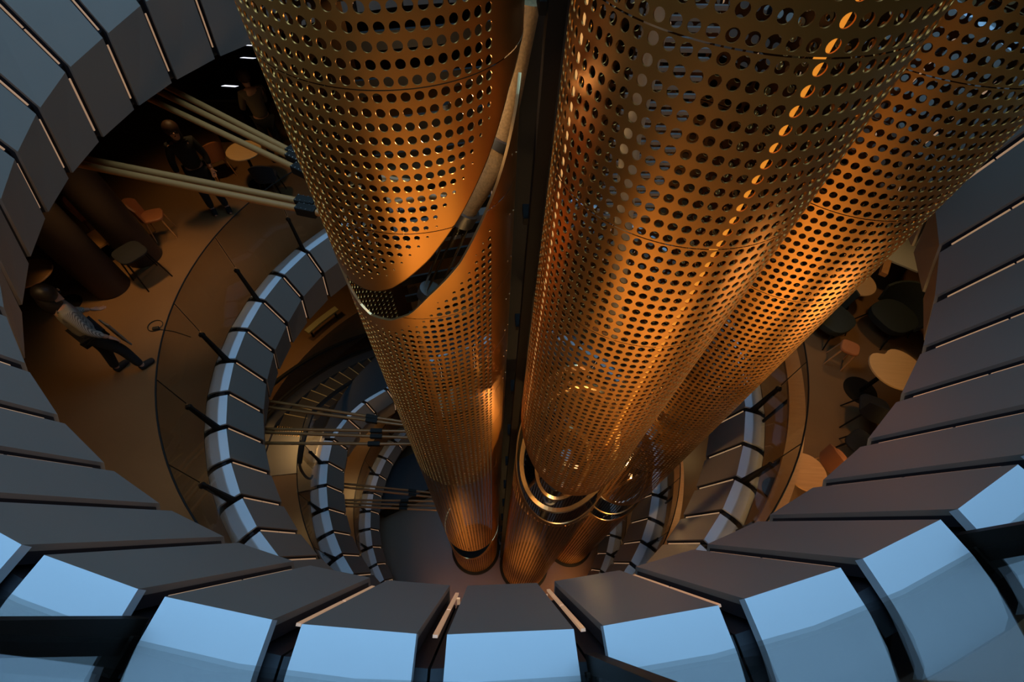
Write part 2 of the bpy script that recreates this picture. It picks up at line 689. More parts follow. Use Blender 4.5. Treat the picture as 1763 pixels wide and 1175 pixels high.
def np_mesh(name, V, Fq, N, m, parent):
    me = bpy.data.meshes.new(name)
    V = V - np.array(parent.location)
    me.vertices.add(len(V))
    me.vertices.foreach_set('co', V.astype(np.float32).ravel())
    nl = Fq.size
    me.loops.add(nl)
    me.loops.foreach_set('vertex_index', Fq.astype(np.int32).ravel())
    me.polygons.add(len(Fq))
    me.polygons.foreach_set('loop_start', np.arange(0, nl, 4, dtype=np.int32))
    try:
        me.polygons.foreach_set('loop_total', np.full(len(Fq), 4, dtype=np.int32))
    except Exception:
        pass
    me.polygons.foreach_set('use_smooth', np.ones(len(Fq), dtype=bool))
    me.update(calc_edges=True)
    me.materials.append(m)
    try:
        me.normals_split_custom_set_from_vertices(N.astype(np.float32).tolist())
    except Exception as e:
        print('normals', e)
    o = bpy.data.objects.new(name, me)
    col.objects.link(o)
    o.parent = parent
    return o


def cylpt(c, az, h, r=RC):
    """arrays -> world points on the column"""
    a = az * D2R
    return np.stack([c[0] * U + r * U * np.cos(a), c[1] * U + r * U * np.sin(a), (G - h) * U], axis=-1)


def shell(c, phase_a, seam0, h_top, h_bot, top_edge, bot_edge, solid, void, parent, label_fn=None):
    """perforated sheet between edge curves, cut at every horizontal seam.
    top_edge/bot_edge: functions az->h or None; solid/void: functions of az"""
    n0 = math.floor((h_top - seam0) / .3085)
    n1 = math.ceil((h_bot - seam0) / .3085)
    for sgm in range(n0, n1):
        hs = seam0 + sgm * .3085
        he = hs + .3085
        mid = (hs + he) / 2
        NN = 16 if mid < 1.9 else 8
        wall = mid < 2.6
        Vs, Fs, Ns = [], [], []
        base = 0
        cells = []
        fills = []
        for j in range(70):
            a0 = phase_a + (j - .5) * PITCH_A
            a1 = a0 + PITCH_A
            am = (a0 + a1) / 2
            if void(am):
                continue
            sub = np.linspace(a0, a1, 5)
            te = np.array([max(h_top, top_edge(x)) if top_edge else h_top for x in sub])
            be = np.array([min(h_bot, bot_edge(x)) if bot_edge else h_bot for x in sub])
            tmax, bmin = te.max(), be.min()
            ok = [i for i in range(12) if hs + i * PITCH_H >= tmax and hs + (i + 1) * PITCH_H <= bmin]
            for i in ok:
                hm = hs + (i + .5) * PITCH_H
                d = 1e9
                if top_edge:
                    sl = abs(te[4] - te[0]) / (PITCH_A * D2R * RC)
                    if tmax > h_top + 1e-6:
                        d = min(d, (hm - te.mean()) / math.sqrt(1 + sl * sl))
                if bot_edge:
                    sl = abs(be[4] - be[0]) / (PITCH_A * D2R * RC)
                    if bmin < h_bot - 1e-6:
                        d = min(d, (be.mean() - hm) / math.sqrt(1 + sl * sl))
                rad = HR * max(0., min(1., (d - .022) / .05)) if d < 1e8 else HR
                if solid(am) or rad < .25 * HR:
                    fills.append((sub[[0, 2]], sub[[2, 4]], hs + i * PITCH_H, hs + (i + 1) * PITCH_H))
                else:
                    cells.append((am, hm, rad))
            lo = hs + (ok[0] * PITCH_H if ok else 0)
            hi = hs + ((ok[-1] + 1) * PITCH_H if ok else 0)
            for q in range(4):
                def quad(x0, x1, t0, t1, b0, b1):
                    t0, t1 = max(t0, hs), max(t1, hs)
                    b0, b1 = min(b0, he), min(b1, he)
                    if b0 - t0 <= 1e-6 and b1 - t1 <= 1e-6:
                        return
                    b0, b1 = max(b0, t0), max(b1, t1)
                    fills.append(('q', x0, x1, t0, t1, b0, b1))
                if ok:
                    quad(sub[q], sub[q + 1], te[q], te[q + 1], lo, lo)
                    quad(sub[q], sub[q + 1], hi, hi, be[q], be[q + 1])
                else:
                    quad(sub[q], sub[q + 1], te[q], te[q + 1], be[q], be[q + 1])
        if not cells and not fills:
            continue
        eps = .0011
        if cells:
            C = np.array(cells)
            t = np.arange(NN) * 2 * math.pi / NN
            ct, st = np.cos(t), np.sin(t)
            mx = np.maximum(abs(ct), abs(st))
            hwA, hwH = PITCH_A / 2, PITCH_H / 2
            bA = ct / mx * hwA
            bH = st / mx * hwH
            oA = C[:, None, 0] + bA
            oH = np.clip(C[:, None, 1] + bH, hs + eps, he - eps)
            iA = C[:, None, 0] + C[:, None, 2] * ct / RC / D2R
            iH = C[:, None, 1] + C[:, None, 2] * st
            n = len(C)
            outer = cylpt(c, oA, oH)
            inner = cylpt(c, iA, iH)
            nr_o = np.stack([np.cos(oA * D2R), np.sin(oA * D2R), 0 * oA], -1)
            nr_i = np.stack([np.cos(iA * D2R), np.sin(iA * D2R), 0 * iA], -1)
            blocks = [outer, inner]
            norms = [nr_o, nr_i]
            if wall:
                iw2 = cylpt(c, iA, iH, RC - .0024)
                # hole wall normal points to the hole centre
                tang = np.stack([-np.sin(iA * D2R), np.cos(iA * D2R), 0 * iA], -1)
                wn = -(tang * ct[None, :, None] + np.array([0, 0, -1.]) * st[None, :, None])
                blocks += [inner, iw2]
                norms += [wn, wn]
            nb = len(blocks)
            V = np.concatenate(blocks, axis=1).reshape(-1, 3)
            N = np.concatenate(norms, axis=1).reshape(-1, 3)
            k = np.arange(NN)
            k2 = (k + 1) % NN
            f1 = np.stack([k, NN + k, NN + k2, k2], -1)
            fl = [f1]
            if wall:
                fl.append(np.stack([2 * NN + k, 3 * NN + k, 3 * NN + k2, 2 * NN + k2], -1))
            ff = np.concatenate(fl)
            Fq = (ff[None] + (np.arange(n) * nb * NN)[:, None, None]).reshape(-1, 4)
            Vs.append(V)
            Ns.append(N)
            Fs.append(Fq)
            base += len(V)
        if fills:
            L = []
            for f in fills:
                if f[0] is 'q' or (isinstance(f[0], str)):
                    _, x0, x1, t0, t1, b0, b1 = f
                    L.append(((x0, t0), (x0, b0), (x1, b1), (x1, t1)))
                else:
                    (p0, p1), (p2, p3), t_, b_ = f
                    L.append(((p0, t_), (p0, b_), (p1, b_), (p1, t_)))
                    L.append(((p2, t_), (p2, b_), (p3, b_), (p3, t_)))
            L = np.array(L)
            aa, hh = L[..., 0].ravel(), np.clip(L[..., 1].ravel(), hs + eps, he - eps)
            V = cylpt(c, aa, hh)
            N = np.stack([np.cos(aa * D2R), np.sin(aa * D2R), 0 * aa], -1)
            Vs.append(V)
            Ns.append(N)
            Fs.append(np.arange(len(V)).reshape(-1, 4) + base)
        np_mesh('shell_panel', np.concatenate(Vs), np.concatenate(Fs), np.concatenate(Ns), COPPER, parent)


def edge_lip(name, c, fn, a0, a1, parent, m=None, wd=.006, n=80):
    """thin rolled edge along a cut of the sheet"""
    mb = MB()
    for i in range(n + 1):
        az = a0 + (a1 - a0) * i / n
        for r, dh in ((RC + .0006, 0), (RC - wd, 0), (RC - wd, .002), (RC + .0006, .002)):
            mb.v.append(tuple(cylpt(c, np.array(az), np.array(fn(az) + dh), r)))
    for i in range(n):
        for j in range(4):
            mb.f.append((i * 4 + j, i * 4 + (j + 1) % 4, i * 4 + 4 + (j + 1) % 4, i * 4 + 4 + j))
    return obj(name, mb, m or BRONZE, parent)


def vbar(name, c, az, h0, h1, parent, r=RC - .012, wd=.022, m=None):
    p0 = Vector(cylpt(c, np.array(float(az)), np.array(h0), r))
    p1 = Vector(cylpt(c, np.array(float(az)), np.array(h1), r))
    mb = MB().box((p0 + p1) / 2, (.012, wd * U, abs(p1.z - p0.z)), az * D2R)
    return obj(name, mb, m or CREAM, parent)


def hoop(c, fn, r, hgt, thick, parent, m=BRONZE, a0=0, a1=360, n=64):
    mb = MB()
    for i in range(n + 1):
        az = a0 + (a1 - a0) * i / n
        h = fn(az)
        for rr, dh in ((r, 0), (r - thick, 0), (r - thick, hgt), (r, hgt)):
            mb.v.append(tuple(cylpt(c, np.array(az), np.array(h + dh), rr)))
    for i in range(n):
        for j in range(4):
            mb.f.append((i * 4 + j, i * 4 + (j + 1) % 4, i * 4 + 4 + (j + 1) % 4, i * 4 + 4 + j))
    return obj('hoop', mb, m, parent)


def never(a):
    return False


C1, C2, C3 = (-.272, .989), (.312, .844), (.849, 1.140)

TUBE2 = mat('dull_copper_tube', (.30, .105, .025), .45, .2)
# --- left column
T1 = thing('perforated_column', (C1[0] * U, C1[1] * U, 0),
           'left copper column of perforated sheet, cut open by a diagonal slot', 'column')
ua = [180, 228, 243, 252, 261, 271, 285, 303, 321, 337, 350, 359]
uh = [.90, .946, .936, .920, .894, .852, .787, .685, .570, .455, .405, .392]
la = [180, 202, 218, 228, 237, 254, 269, 282, 302, 313, 333, 344, 353, 359]
lh = [.86, .93, 1.009, 1.048, 1.064, 1.042, .992, .918, .823, .750, .624, .552, .499, .474]


def e_up(a):
    a %= 360
    if a < 180:
        return float(np.interp(a, [0, 60, 120, 180], [.39, .30, .62, .90]))
    return float(np.interp(a, ua, uh))


def e_lo(a):
    a %= 360
    if a < 180:
        return float(np.interp(a, [0, 60, 120, 180], [.47, .36, .66, .86]))
    return float(np.interp(a, la, lh))


def solid1(a):
    a %= 360
    return a > 323.6 or a < 2 or 127 <= a < 143


def void1(a):
    a %= 360
    return 2 < a < 127


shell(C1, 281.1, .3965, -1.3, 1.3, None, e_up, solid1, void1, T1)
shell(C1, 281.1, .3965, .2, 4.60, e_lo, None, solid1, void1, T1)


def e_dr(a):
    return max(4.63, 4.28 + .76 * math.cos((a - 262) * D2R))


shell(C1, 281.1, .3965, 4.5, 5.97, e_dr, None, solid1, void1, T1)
edge_lip('cut_edge', C1, e_lo, 182, 359, T1)
edge_lip('cut_edge', C1, e_up, 182, 359, T1, COPPER)
edge_lip('cut_edge', C1, e_dr, 150, 359, T1, BRONZE)
vbar('inner_rib', C1, 271.0, 1.08, 4.5, T1, wd=.014, m=BRONZE)
l_ = bpy.data.lights.new('inner_lamp_or_fill', 'POINT')  # fill light added to brighten the tubes in the slot
l_.energy = 9
l_.color = (1, .75, .45)
l_.shadow_soft_size = .04
lo_ = bpy.data.objects.new('inner_lamp_or_fill_light', l_)
col.objects.link(lo_)
lo_.location = (C1[0] * U + .30, C1[1] * U - .32, z_of(.52))
obj('inner_lamp_or_fill', MB().lathe((C1[0] * U + .30, C1[1] * U - .32, z_of(.50)), [(.001, 0), (.03, .01), (.035, .04), (.001, .05)], 12), STEEL, T1, True)  # body made up for the added fill light
# conveying tubes seen through the slot
mb = MB().tube([(-.036, 2.969, 15.75), (-.12, 2.93, 15.2), (-.20, 2.90, 14.75), (-.42, 2.86, 14.35)], .075, 16)
obj('bean_tube', mb, BEANS, T1, True)
mb = MB().tube([(-.46, 2.85, 14.28), (-.79, 2.76, 13.46)], .085, 16)
obj('clear_tube', mb, glass_mat('tube_glass', (.9, .88, .82)), T1, True)
for a_, b_ in (((-.50, 2.79, 14.23), (-.84, 2.70, 13.45)), ((-.42, 2.83, 14.2), (-.72, 2.75, 13.45)), ((-.56, 2.90, 14.2), (-.88, 2.82, 13.4))):
    obj('tie_rod', MB().tube([a_, b_], .010, 6), CHROME, T1, True)
for p, q in (((-.42, 2.86, 14.36), (-.47, 2.85, 14.25)), ((-.79, 2.76, 13.48), (-.83, 2.75, 13.38)), ((-.17, 2.91, 14.98), (-.20, 2.90, 14.92))):
    obj('tube_flange', MB().tube([p, q], .105, 16), STEEL2, T1, True)
mb = MB().tube([(-.83, 2.75, 13.40), (-.95, 2.72, 12.9)], .075, 16)
obj('bean_tube', mb, BEANS, T1, True)
mb = MB()
for i in range(16):
    z = 12.4 + i * .26
    mb.box((C1[0] * U + .12, C1[1] * U + .25, z), (.95, .02, .10), .35)
obj('cable_ladder', mb, STEEL, T1)
for k_ in range(26):
    az = 344 + (k_ % 2) * 9
    h = -.4 + (k_ // 2) * .17 + (.02 if k_ % 2 else 0)
    if e_up(az) - .02 < h < e_lo(az) + .03:
        continue
    p = Vector(cylpt(C1, np.array(float(az)), np.array(h), RC))
    d = Vector((math.cos(az * D2R), math.sin(az * D2R), 0))
    obj('rivet', MB().tube([p - d * .004, p + d * .004], .008, 8), BRONZE, T1)

# --- middle column
T2 = thing('perforated_column', (C2[0] * U, C2[1] * U, 0),
           'middle and widest copper column of perforated sheet, nearest the camera', 'column')


def e2u(a):
    return 1.80 + .29 * math.cos((a - 283) * D2R)


def e2l(a):
    return 2.22 + .43 * math.cos((a - 268) * D2R)


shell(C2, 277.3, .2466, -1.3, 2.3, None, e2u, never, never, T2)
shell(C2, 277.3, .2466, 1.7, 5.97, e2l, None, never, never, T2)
edge_lip('cut_edge', C2, e2l, 0, 360, T2, BRONZE)
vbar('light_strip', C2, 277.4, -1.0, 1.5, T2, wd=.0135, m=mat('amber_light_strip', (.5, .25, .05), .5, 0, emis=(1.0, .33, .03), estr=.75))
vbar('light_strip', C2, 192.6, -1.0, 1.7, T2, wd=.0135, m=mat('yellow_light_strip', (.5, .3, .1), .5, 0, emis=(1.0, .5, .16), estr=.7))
mb = MB().tube([(.578, 2.472, 16.9), (.578, 2.472, 15.9), (.60, 2.46, 15.3), (.65, 2.445, 15.0), (.896, 2.355, 13.5)], .06, 14)
obj('bean_tube', mb, CREAM, T2, True)
mb = MB()
for i in range(34):
    mb.box((C2[0] * U - .10, C2[1] * U + .38, 14.5 + i * .05), (.42, .02, .022), .1)
obj('louvre_vent', mb, mat('pale_louvre', (.45, .40, .34), .5), T2)
hoop(C2, lambda a: 2.20 + .31 * math.cos((a - 245) * D2R), .232, .030, .022, T2)
hoop(C2, lambda a: 2.40 + .19 * math.cos((a - 255) * D2R), .142, .022, .018, T2)
mb = MB().tube([(C2[0] * U, C2[1] * U - .05, 10.6), (C2[0] * U, C2[1] * U - .05, 6.0)], .085, 16)
obj('steel_pipe', mb, STEEL2, T2, True)
for z in (9.3, 9.2, 8.3):
    obj('tube_flange', MB().lathe((C2[0] * U, C2[1] * U - .05, z), [(.086, 0), (.12, 0), (.12, .04), (.086, .04)], 20), STEEL2, T2, True)
obj('brass_pipe', MB().tube([(1.15, 2.12, 9.9), (.80, 2.38, 7.2)], .035, 10), BRONZE, T2, True)
obj('brass_pipe', MB().tube([(.62, 2.30, 9.9), (.46, 2.45, 8.4)], .03, 10), BRONZE, T2, True)
mb = MB()
for i in range(9):
    mb.box((C2[0] * U - .25, C2[1] * U + .45, 8.2 + i * .28), (.45, .25, .12), .5)
obj('valve_block', mb, STEEL, T2)

# --- right column
T3 = thing('perforated_column', (C3[0] * U, C3[1] * U, 0),
           'right copper column of perforated sheet, farthest from the camera', 'column')


def e3u(a):
    return 3.08 + .22 * math.cos((a - 265) * D2R)


def e3l(a):
    return 3.40 + .36 * math.cos((a - 258) * D2R)


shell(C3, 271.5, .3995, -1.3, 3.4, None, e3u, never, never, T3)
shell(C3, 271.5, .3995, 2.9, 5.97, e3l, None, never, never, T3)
edge_lip('cut_edge', C3, e3l, 0, 360, T3, BRONZE)
hoop(C3, lambda a: 3.33 + .12 * math.cos((a - 262) * D2R), .20, .02, .010, T3, CHROME)
hoop(C3, lambda a: 3.42 + .22 * math.cos((a - 262) * D2R), .235, .02, .008, T3)
obj('chrome_pipe', MB().tube([(C3[0] * U, C3[1] * U, 9.0), (C3[0] * U, C3[1] * U, 4.0)], .09, 14), CHROME, T3, True)
obj('brass_pipe', MB().tube([(C3[0] * U + .2, C3[1] * U - .3, 8.2), (C3[0] * U - .1, C3[1] * U - .1, 6.0)], .03, 10), BRONZE, T3, True)

for T_, c_, h_ in ((T2, C2, 2.22), (T3, C3, 3.18)):
    p = (c_[0] * U + .12, c_[1] * U - .22, z_of(h_))
    l_ = bpy.data.lights.new('inner_lamp_or_fill', 'POINT')
    l_.energy = 34
    l_.color = WARM
    l_.shadow_soft_size = .03
    lo_ = bpy.data.objects.new('inner_lamp_or_fill_light', l_)
    col.objects.link(lo_)
    lo_.location = (p[0], p[1], p[2] - .06)
    obj('inner_lamp_or_fill', MB().lathe(p, [(.001, 0), (.03, .01), (.035, .04), (.001, .05)], 12), LAMPG, T_, True)

# base plinths under the columns
for c, nm in ((C1, 'left'), (C2, 'middle'), (C3, 'right')):
    mb = MB().lathe((c[0] * U, c[1] * U, 0), [(.80, 0), (.80, .05), (.73, .07), (.68, .07)], 48)
    single('base_plinth', mb, STEEL, 'low dark round plinth under the %s copper column' % nm, 'plinth', smooth=False)

mb = MB().box((.055, 1.145 * U, 10.2), (.40, .14, 20.4), .0)  # black box added to darken the gap between the columns
single('added_dark_filler', mb, DARK, 'added black riser behind the mast, filling the gap between left and middle columns', 'filler')
# --- steel mast between the left and middle columns
mb = MB()
mx, my = .039 * U, .929 * U
mb.box((mx, my, 10.2), (.09, .11, 20.4), .1)
mt = thing('steel_mast', (mx, my, 0), 'black vertical steel mast between the left and middle copper columns', 'mast')
obj('post', mb, STEEL, mt)
for i in range(14):
    z = 1.0 + i * 1.35
    obj('bracket', MB().box((mx - .03, my + .09, z), (.12, .16, .06), .1), STEEL, mt)

# ------------------------------------------------------------------ transfer tubes fanning out to the left
SETS = [(13.78, 'under the topmost ring', [((-2.06, 3.49), (-4.02, 3.85)), ((-2.02, 3.38), (-4.10, 3.77)),
                                           ((-2.41, 4.24), (-3.84, 5.09)), ((-2.38, 4.15), (-3.97, 5.04)), ((-2.26, 3.96), (-3.97, 4.87))]),
        (9.46, 'under the second ring', [((-2.29, 3.18), (-3.99, 3.34)), ((-2.28, 3.11), (-3.53, 3.20)),
                                         ((-2.16, 2.94), (-3.73, 2.86)), ((-2.14, 2.84), (-3.81, 2.79)), ((-2.15, 2.71), (-3.81, 2.61))]),
        (5.10, 'under the third ring', [((-2.22, 3.17), (-3.32, 3.21)), ((-2.20, 3.07), (-3.35, 3.12)),
                                        ((-2.37, 2.92), (-3.27, 2.87)), ((-2.38, 2.82), (-3.25, 2.79)), ((-2.37, 2.73), (-3.20, 2.71))])]
PLACE = ['lower of the left-hand pair', 'upper of the left-hand pair', 'third', 'fourth', 'fifth']
WHICH = [['nearer the camera of the front pair', 'x'], ]
TN = ['second from the front', 'front one nearest the camera', 'rearmost of the fan', 'fourth from the front', 'third from the front']
TN2 = ['rearmost of the fan', 'fourth from the front', 'middle one of the fan', 'second from the front', 'front one nearest the camera']
for si, (z, where, prs) in enumerate(SETS):
    rad = .034 if si == 0 else .026
    for pi_, ((x0, y0), (x1, y1)) in enumerate(prs):
        d = Vector((x1 - x0, y1 - y0, 0)).normalized()
        L_ = 2.9
        s0 = Vector((x0, y0, z))
        p_in = s0 - d * (.42 if si == 0 else abs(x0) - 1.52)
        p_out = s0 + d * L_
        off_ = Vector((0, (pi_ - 2) * -.07, 0))
        e0 = Vector((-.60, 3.95, z - .10)) + off_
        e1 = Vector((-1.42, 3.45, z - .03)) + off_ if p_in.y < 3.5 else e0.lerp(p_in, .5)
        mb = MB().tube([e0, e1, p_in, s0, p_out], rad, 12)
        nm = (TN if si == 0 else TN2)[pi_]
        t = thing('transfer_tube', s0, 'long slim tube running left %s, %s' % (where, nm), 'tube',
                  'transfer tubes %s' % where)
        obj('tube_run', mb, TUBE if si == 0 else TUBE2, t, True)
        cl = MB()
        m3_ = d.to_track_quat('Y', 'Z').to_matrix()
        cl.box(s0 + d * .02, (rad * 2.7, .20, rad * 2.7), mat3=m3_)
        obj('clamp_block', cl, STEEL, t, bevel=.006)
        for u_ in (-.07, -.02, .03, .08):
            for sgn in (-1, 1):
                q = s0 + d * (.02 + u_) + m3_ @ Vector((sgn * rad, 0, rad * 1.35))
                if si == 0:
                    obj('bolt', MB().box(q, (.012, .012, .012)), CHROME, t)

# ------------------------------------------------------------------ furniture on the second floor
F2 = 10.84 - .084 + .0
F2 = z_of(LV[1] + .03)


def leg4(t, cx, cy, r, z0, z1, splay=.04, rad=.012, m=STEEL, rot=.6):
    for q in range(4):
        a = rot + q * math.pi / 2
        obj('leg', MB().tube([(cx + r * math.cos(a), cy + r * math.sin(a), z1), (cx + (r + splay) * math.cos(a), cy + (r + splay) * math.sin(a), z0)], rad, 8), m, t, True)


def round_table(cx, cy, r, label, wood=WOOD, zt=None, group=None):
    zt = zt or F2 + .74
    t = thing('round_table', (cx, cy, F2), label, 'table', group)
    obj('tabletop', MB().lathe((cx, cy, zt - .03), [(r - .012, 0), (r, .008), (r, .024), (r - .006, .03)], 40), wood, t, True)
    obj('pedestal', MB().lathe((cx, cy, F2), [(.025, .02), (.025, zt - F2 - .03)], 14), STEEL, t, True)
    obj('base', MB().lathe((cx, cy, F2), [(r * .7, 0), (r * .7, .012), (.03, .03)], 30), STEEL, t, True)
    return t


def chair(cx, cy, rot, label, seat_m, r=.2, sh=.45, back=True, group=None, lounge=False):
    t = thing('lounge_chair' if lounge else 'cafe_chair', (cx, cy, F2), label, 'chair', group)
    c, s_ = math.cos(rot), math.sin(rot)

    def P(x, y, z):
        return (cx + x * c - y * s_, cy + x * s_ + y * c, F2 + z)
    n = 28
    prof = []
    mb = MB()
    pts = []
    for i in range(n):
        a = 2 * math.pi * i / n
        e = 4 if not lounge else 3
        ca, sa = math.cos(a), math.sin(a)
        k = (abs(ca) ** e + abs(sa) ** e) ** (-1 / e)
        pts.append((r * k * ca, r * k * sa * .95))
    th = .05 if not lounge else .14
    for zz, sc in ((sh - th, .92), (sh - th * .7, 1), (sh - .012, 1), (sh, .93)):
        for x, y in pts:
            mb.v.append(P(x * sc, y * sc, zz))
    for l_ in range(3):
        for i in range(n):
            i2 = (i + 1) % n
            mb.f.append((l_ * n + i, l_ * n + i2, (l_ + 1) * n + i2, (l_ + 1) * n + i))
    mb.f += [tuple(range(n))[::-1], tuple(3 * n + i for i in range(n))]
    obj('seat', mb, seat_m, t, True)
    if back:
        mb = MB()
        m_ = 14
        H = .36 if not lounge else .42
        span = 1.0 if not lounge else 1.55
        for i in range(m_ + 1):
            a = math.pi + span * (2 * i / m_ - 1)
            for k_, (rr, zz) in enumerate(((r * .98, sh - .02), (r * 1.14, sh + H * (1 - .35 * abs(2 * i / m_ - 1) ** 2)),
                                           (r * 1.14 + .035, sh + H * (1 - .35 * abs(2 * i / m_ - 1) ** 2)), (r * .98 + .035, sh - .02))):
                mb.v.append(P(rr * math.cos(a), rr * math.sin(a), zz))
        for i in range(m_):
            for k_ in range(4):
                mb.f.append((i * 4 + k_, i * 4 + (k_ + 1) % 4, i * 4 + 4 + (k_ + 1) % 4, i * 4 + 4 + k_))
        mb.f += [(0, 3, 2, 1), (m_ * 4, m_ * 4 + 1, m_ * 4 + 2, m_ * 4 + 3)]
        obj('backrest', mb, seat_m, t, True)
    for sx in (-1, 1):
        for sy in (-1, 1):
            a_ = P(sx * r * .7, sy * r * .7, sh - th)
            b_ = P(sx * r * .95, sy * r * .95, 0)
            obj('leg', MB().tube([a_, b_], [.014, .009], 8), STEEL if seat_m is not LEATHER else WOOD, t, True)
    return t


# left side
round_table(-5.16, 7.36, .31, 'round wooden cafe table behind the transfer tubes, beside the person in black', WOOD2)
chair(-5.95, 7.55, 2.4, 'tan leather chair behind the standing person in black', LEATHER, .19)
round_table(-7.06, 4.16, .29, 'round orange wooden table by the left edge, behind the nearer dark column', WOOD)
t = thing('low_table', (-6.97, 5.31, F2), 'low square orange wooden table seen between the two dark columns', 'table')
obj('tabletop', MB().box((-6.97, 5.31, F2 + .335), (.46, .46, .03), -.52), WOOD, t, bevel=.004)
obj('pedestal', MB().lathe((-6.97, 5.31, F2), [(.025, .01), (.025, .32)], 14), STEEL, t, True)
obj('base', MB().box((-6.97, 5.31, F2 + .01), (.36, .34, .02), -.52), STEEL, t)
chair(-6.02, 4.80, 2.6, 'square black stool between the two dark columns', BLACKF, .22, .62, back=False)
chair(-6.28, 5.82, .5, 'tan leather chair partly hidden behind the farther dark column', LEATHER, .17)
chair(-7.25, 5.75, .2, 'tan leather chair beyond the low square table, near the left edge', LEATHER, .17)
chair(-4.50, 8.35, 4.7, 'black chair behind the round table next to the person working the till', BLACKF, .2)
chair(-4.75, 7.05, 1.8, 'black chair in front of the round cafe table under the tubes', BLACKF, .19)
# two round columns
for (x, y, nm) in ((-6.38, 5.26, 'farther'), (-6.57, 4.56, 'nearer')):
    t = thing('round_column', (x, y, F2), 'dark brown round column on the left, %s of the pair' % ('farther from' if nm == 'farther' else 'closer to'), 'column')
    t['label'] = 'dark brown round column, the %s of the pair on the left' % ('one farther back' if nm == 'farther' else 'one nearer the striped-shirt person')
    zt = z_of(LV[0] + .452)
    mb = MB().lathe((x, y, F2), [(.255, 0), (.27, .02), (.27, zt - F2)], 40)
    obj('shaft', mb, COLM, t, True)
# counter with tills, far left
t = thing('service_counter', (-6.15, 9.75, F2), 'dark service counter with lit screens, far behind the left column', 'counter')
obj('counter_body', MB().box((-6.25, 9.95, F2 + .45), (.7, 2.6, .9), .12), STEEL, t)
obj('counter_top', MB().box((-6.25, 9.95, F2 + .92), (.78, 2.7, .04), .12), DARK, t)
for nm, (x, y, z), lab in (('a', (-6.0, 10.15, F2 + 1.0), 'brightest white lit screen on the dark counter, in front of the smaller ones'),
                           ('b', (-5.93, 9.0, F2 + 1.0), 'white lit screen at the near end of the dark counter by the person\'s hands'),
                           ('c', (-6.1, 10.7, F2 + 1.0), 'dim white lit screen at the far end of the dark counter')):
    t = thing('lit_screen', (x, y, z - .06), lab, 'screen')
    m_ = Matrix.Rotation(-.35, 3, 'X') @ Matrix.Rotation(.0, 3, 'Z')
    obj('housing', MB().box((x, y, z), (.30, .17, .02), mat3=m_), DARK, t)
    obj('display', MB().box((x, y, z + .013), (.27, .14, .006), mat3=m_), SCREEN, t)
    obj('stand', MB().box((x, y, z - .035), (.05, .05, .05)), STEEL, t)
t = thing('table_lamp', (-5.9, 10.9, F2 + .94), 'small glowing amber lamp on the far end of the dark counter', 'lamp')
obj('lamp_stem', MB().lathe((-5.9, 10.9, F2 + .94), [(.05, 0), (.05, .01), (.012, .02), (.012, .2)], 14), STEEL, t, True)
obj('lamp_shade', MB().lathe((-5.9, 10.9, F2 + 1.12), [(.06, 0), (.05, .10)], 16), LAMPG, t, True)
# cable ring and floor outlet beside the striped person
t = thing('cable_coil', (-5.52, 3.86, F2), 'thin black cable coiled on the floor, right of the striped-shirt person', 'cable')
pts = [(-5.52 + .105 * math.cos(a_ * .35), 3.86 + .105 * math.sin(a_ * .35), F2 + .008 + .0006 * a_) for a_ in range(19)]
obj('loop', MB().tube(pts, .006, 6), RUBBER, t, True)
obj('plug', MB().box((-5.47, 3.80, F2 + .025), (.09, .05, .05), .3), RUBBER, t, bevel=.008)
obj('tail', MB().tube([(-5.45, 3.80, F2 + .01), (-5.2, 3.78, F2 + .008), (-4.9, 3.70, F2 + .008)], .006, 6), RUBBER, t, True)

# right side
t = thing('lobed_table', (5.28, 3.55, F2), 'pale wooden side table with a two-lobed heart-like top at the right', 'table')
poly = []
for i in range(36):
    a = 2 * math.pi * i / 36
    r = .34 * (1 - .30 * math.exp(-((math.atan2(math.sin(a - 1.9), math.cos(a - 1.9))) / .42) ** 2) + .12 * math.cos(a - 1.9 - math.pi) * 1)
    poly.append((5.27 + r * math.cos(a) * 1.05, 3.52 + r * math.sin(a)))
obj('tabletop', MB().prism(poly, F2 + .71, F2 + .74), WOOD2, t, bevel=.004)
obj('pedestal', MB().lathe((5.28, 3.52, F2), [(.03, .01), (.03, .71)], 14), STEEL, t, True)
obj('base', MB().lathe((5.28, 3.52, F2), [(.24, 0), (.24, .012), (.04, .03)], 30), STEEL, t, True)
round_table(3.57, 1.93, .235, 'small round orange table just behind the glass on the right', WOOD)
chair(4.65, 2.45, 2.2, 'black chair in the shade below the lobed table', BLACKF, .2)
chair(5.0, 3.0, 1.2, 'dark chair pushed under the lobed table', BLACKF, .2)
chair(4.2, 2.2, .4, 'tan leather chair between the small orange table and the lobed table', LEATHER, .17)
chair(6.03, 4.72, 3.6, 'large dark green lounge chair partly hidden by the ring edge on the right', GREEN, .33, .40, lounge=True)
chair(5.02, 4.62, 5.3, 'dark green lounge chair right beside the right column', GREEN, .30, .40, lounge=True)
chair(5.05, 4.02, 5.8, 'small tan stool between the green lounge chairs and the lobed table', LEATHER, .13, .42, back=False)
round_table(5.50, 5.24, .30, 'brown wooden table between the two green lounge chairs', WOOD2, F2 + .55)
t = thing('side_table', (6.4, 5.98, F2), 'white-topped table with a timber edge at the far right', 'table')
obj('tabletop', MB().box((6.42, 5.98, F2 + .73), (.62, 1.1, .03), -.55), WHITEP, t)
obj('edge_board', MB().box((6.11, 5.74, F2 + .71), (.10, 1.1, .07), -.55), WOOD, t)
leg4(t, 6.42, 5.98, .3, F2, F2 + .71)

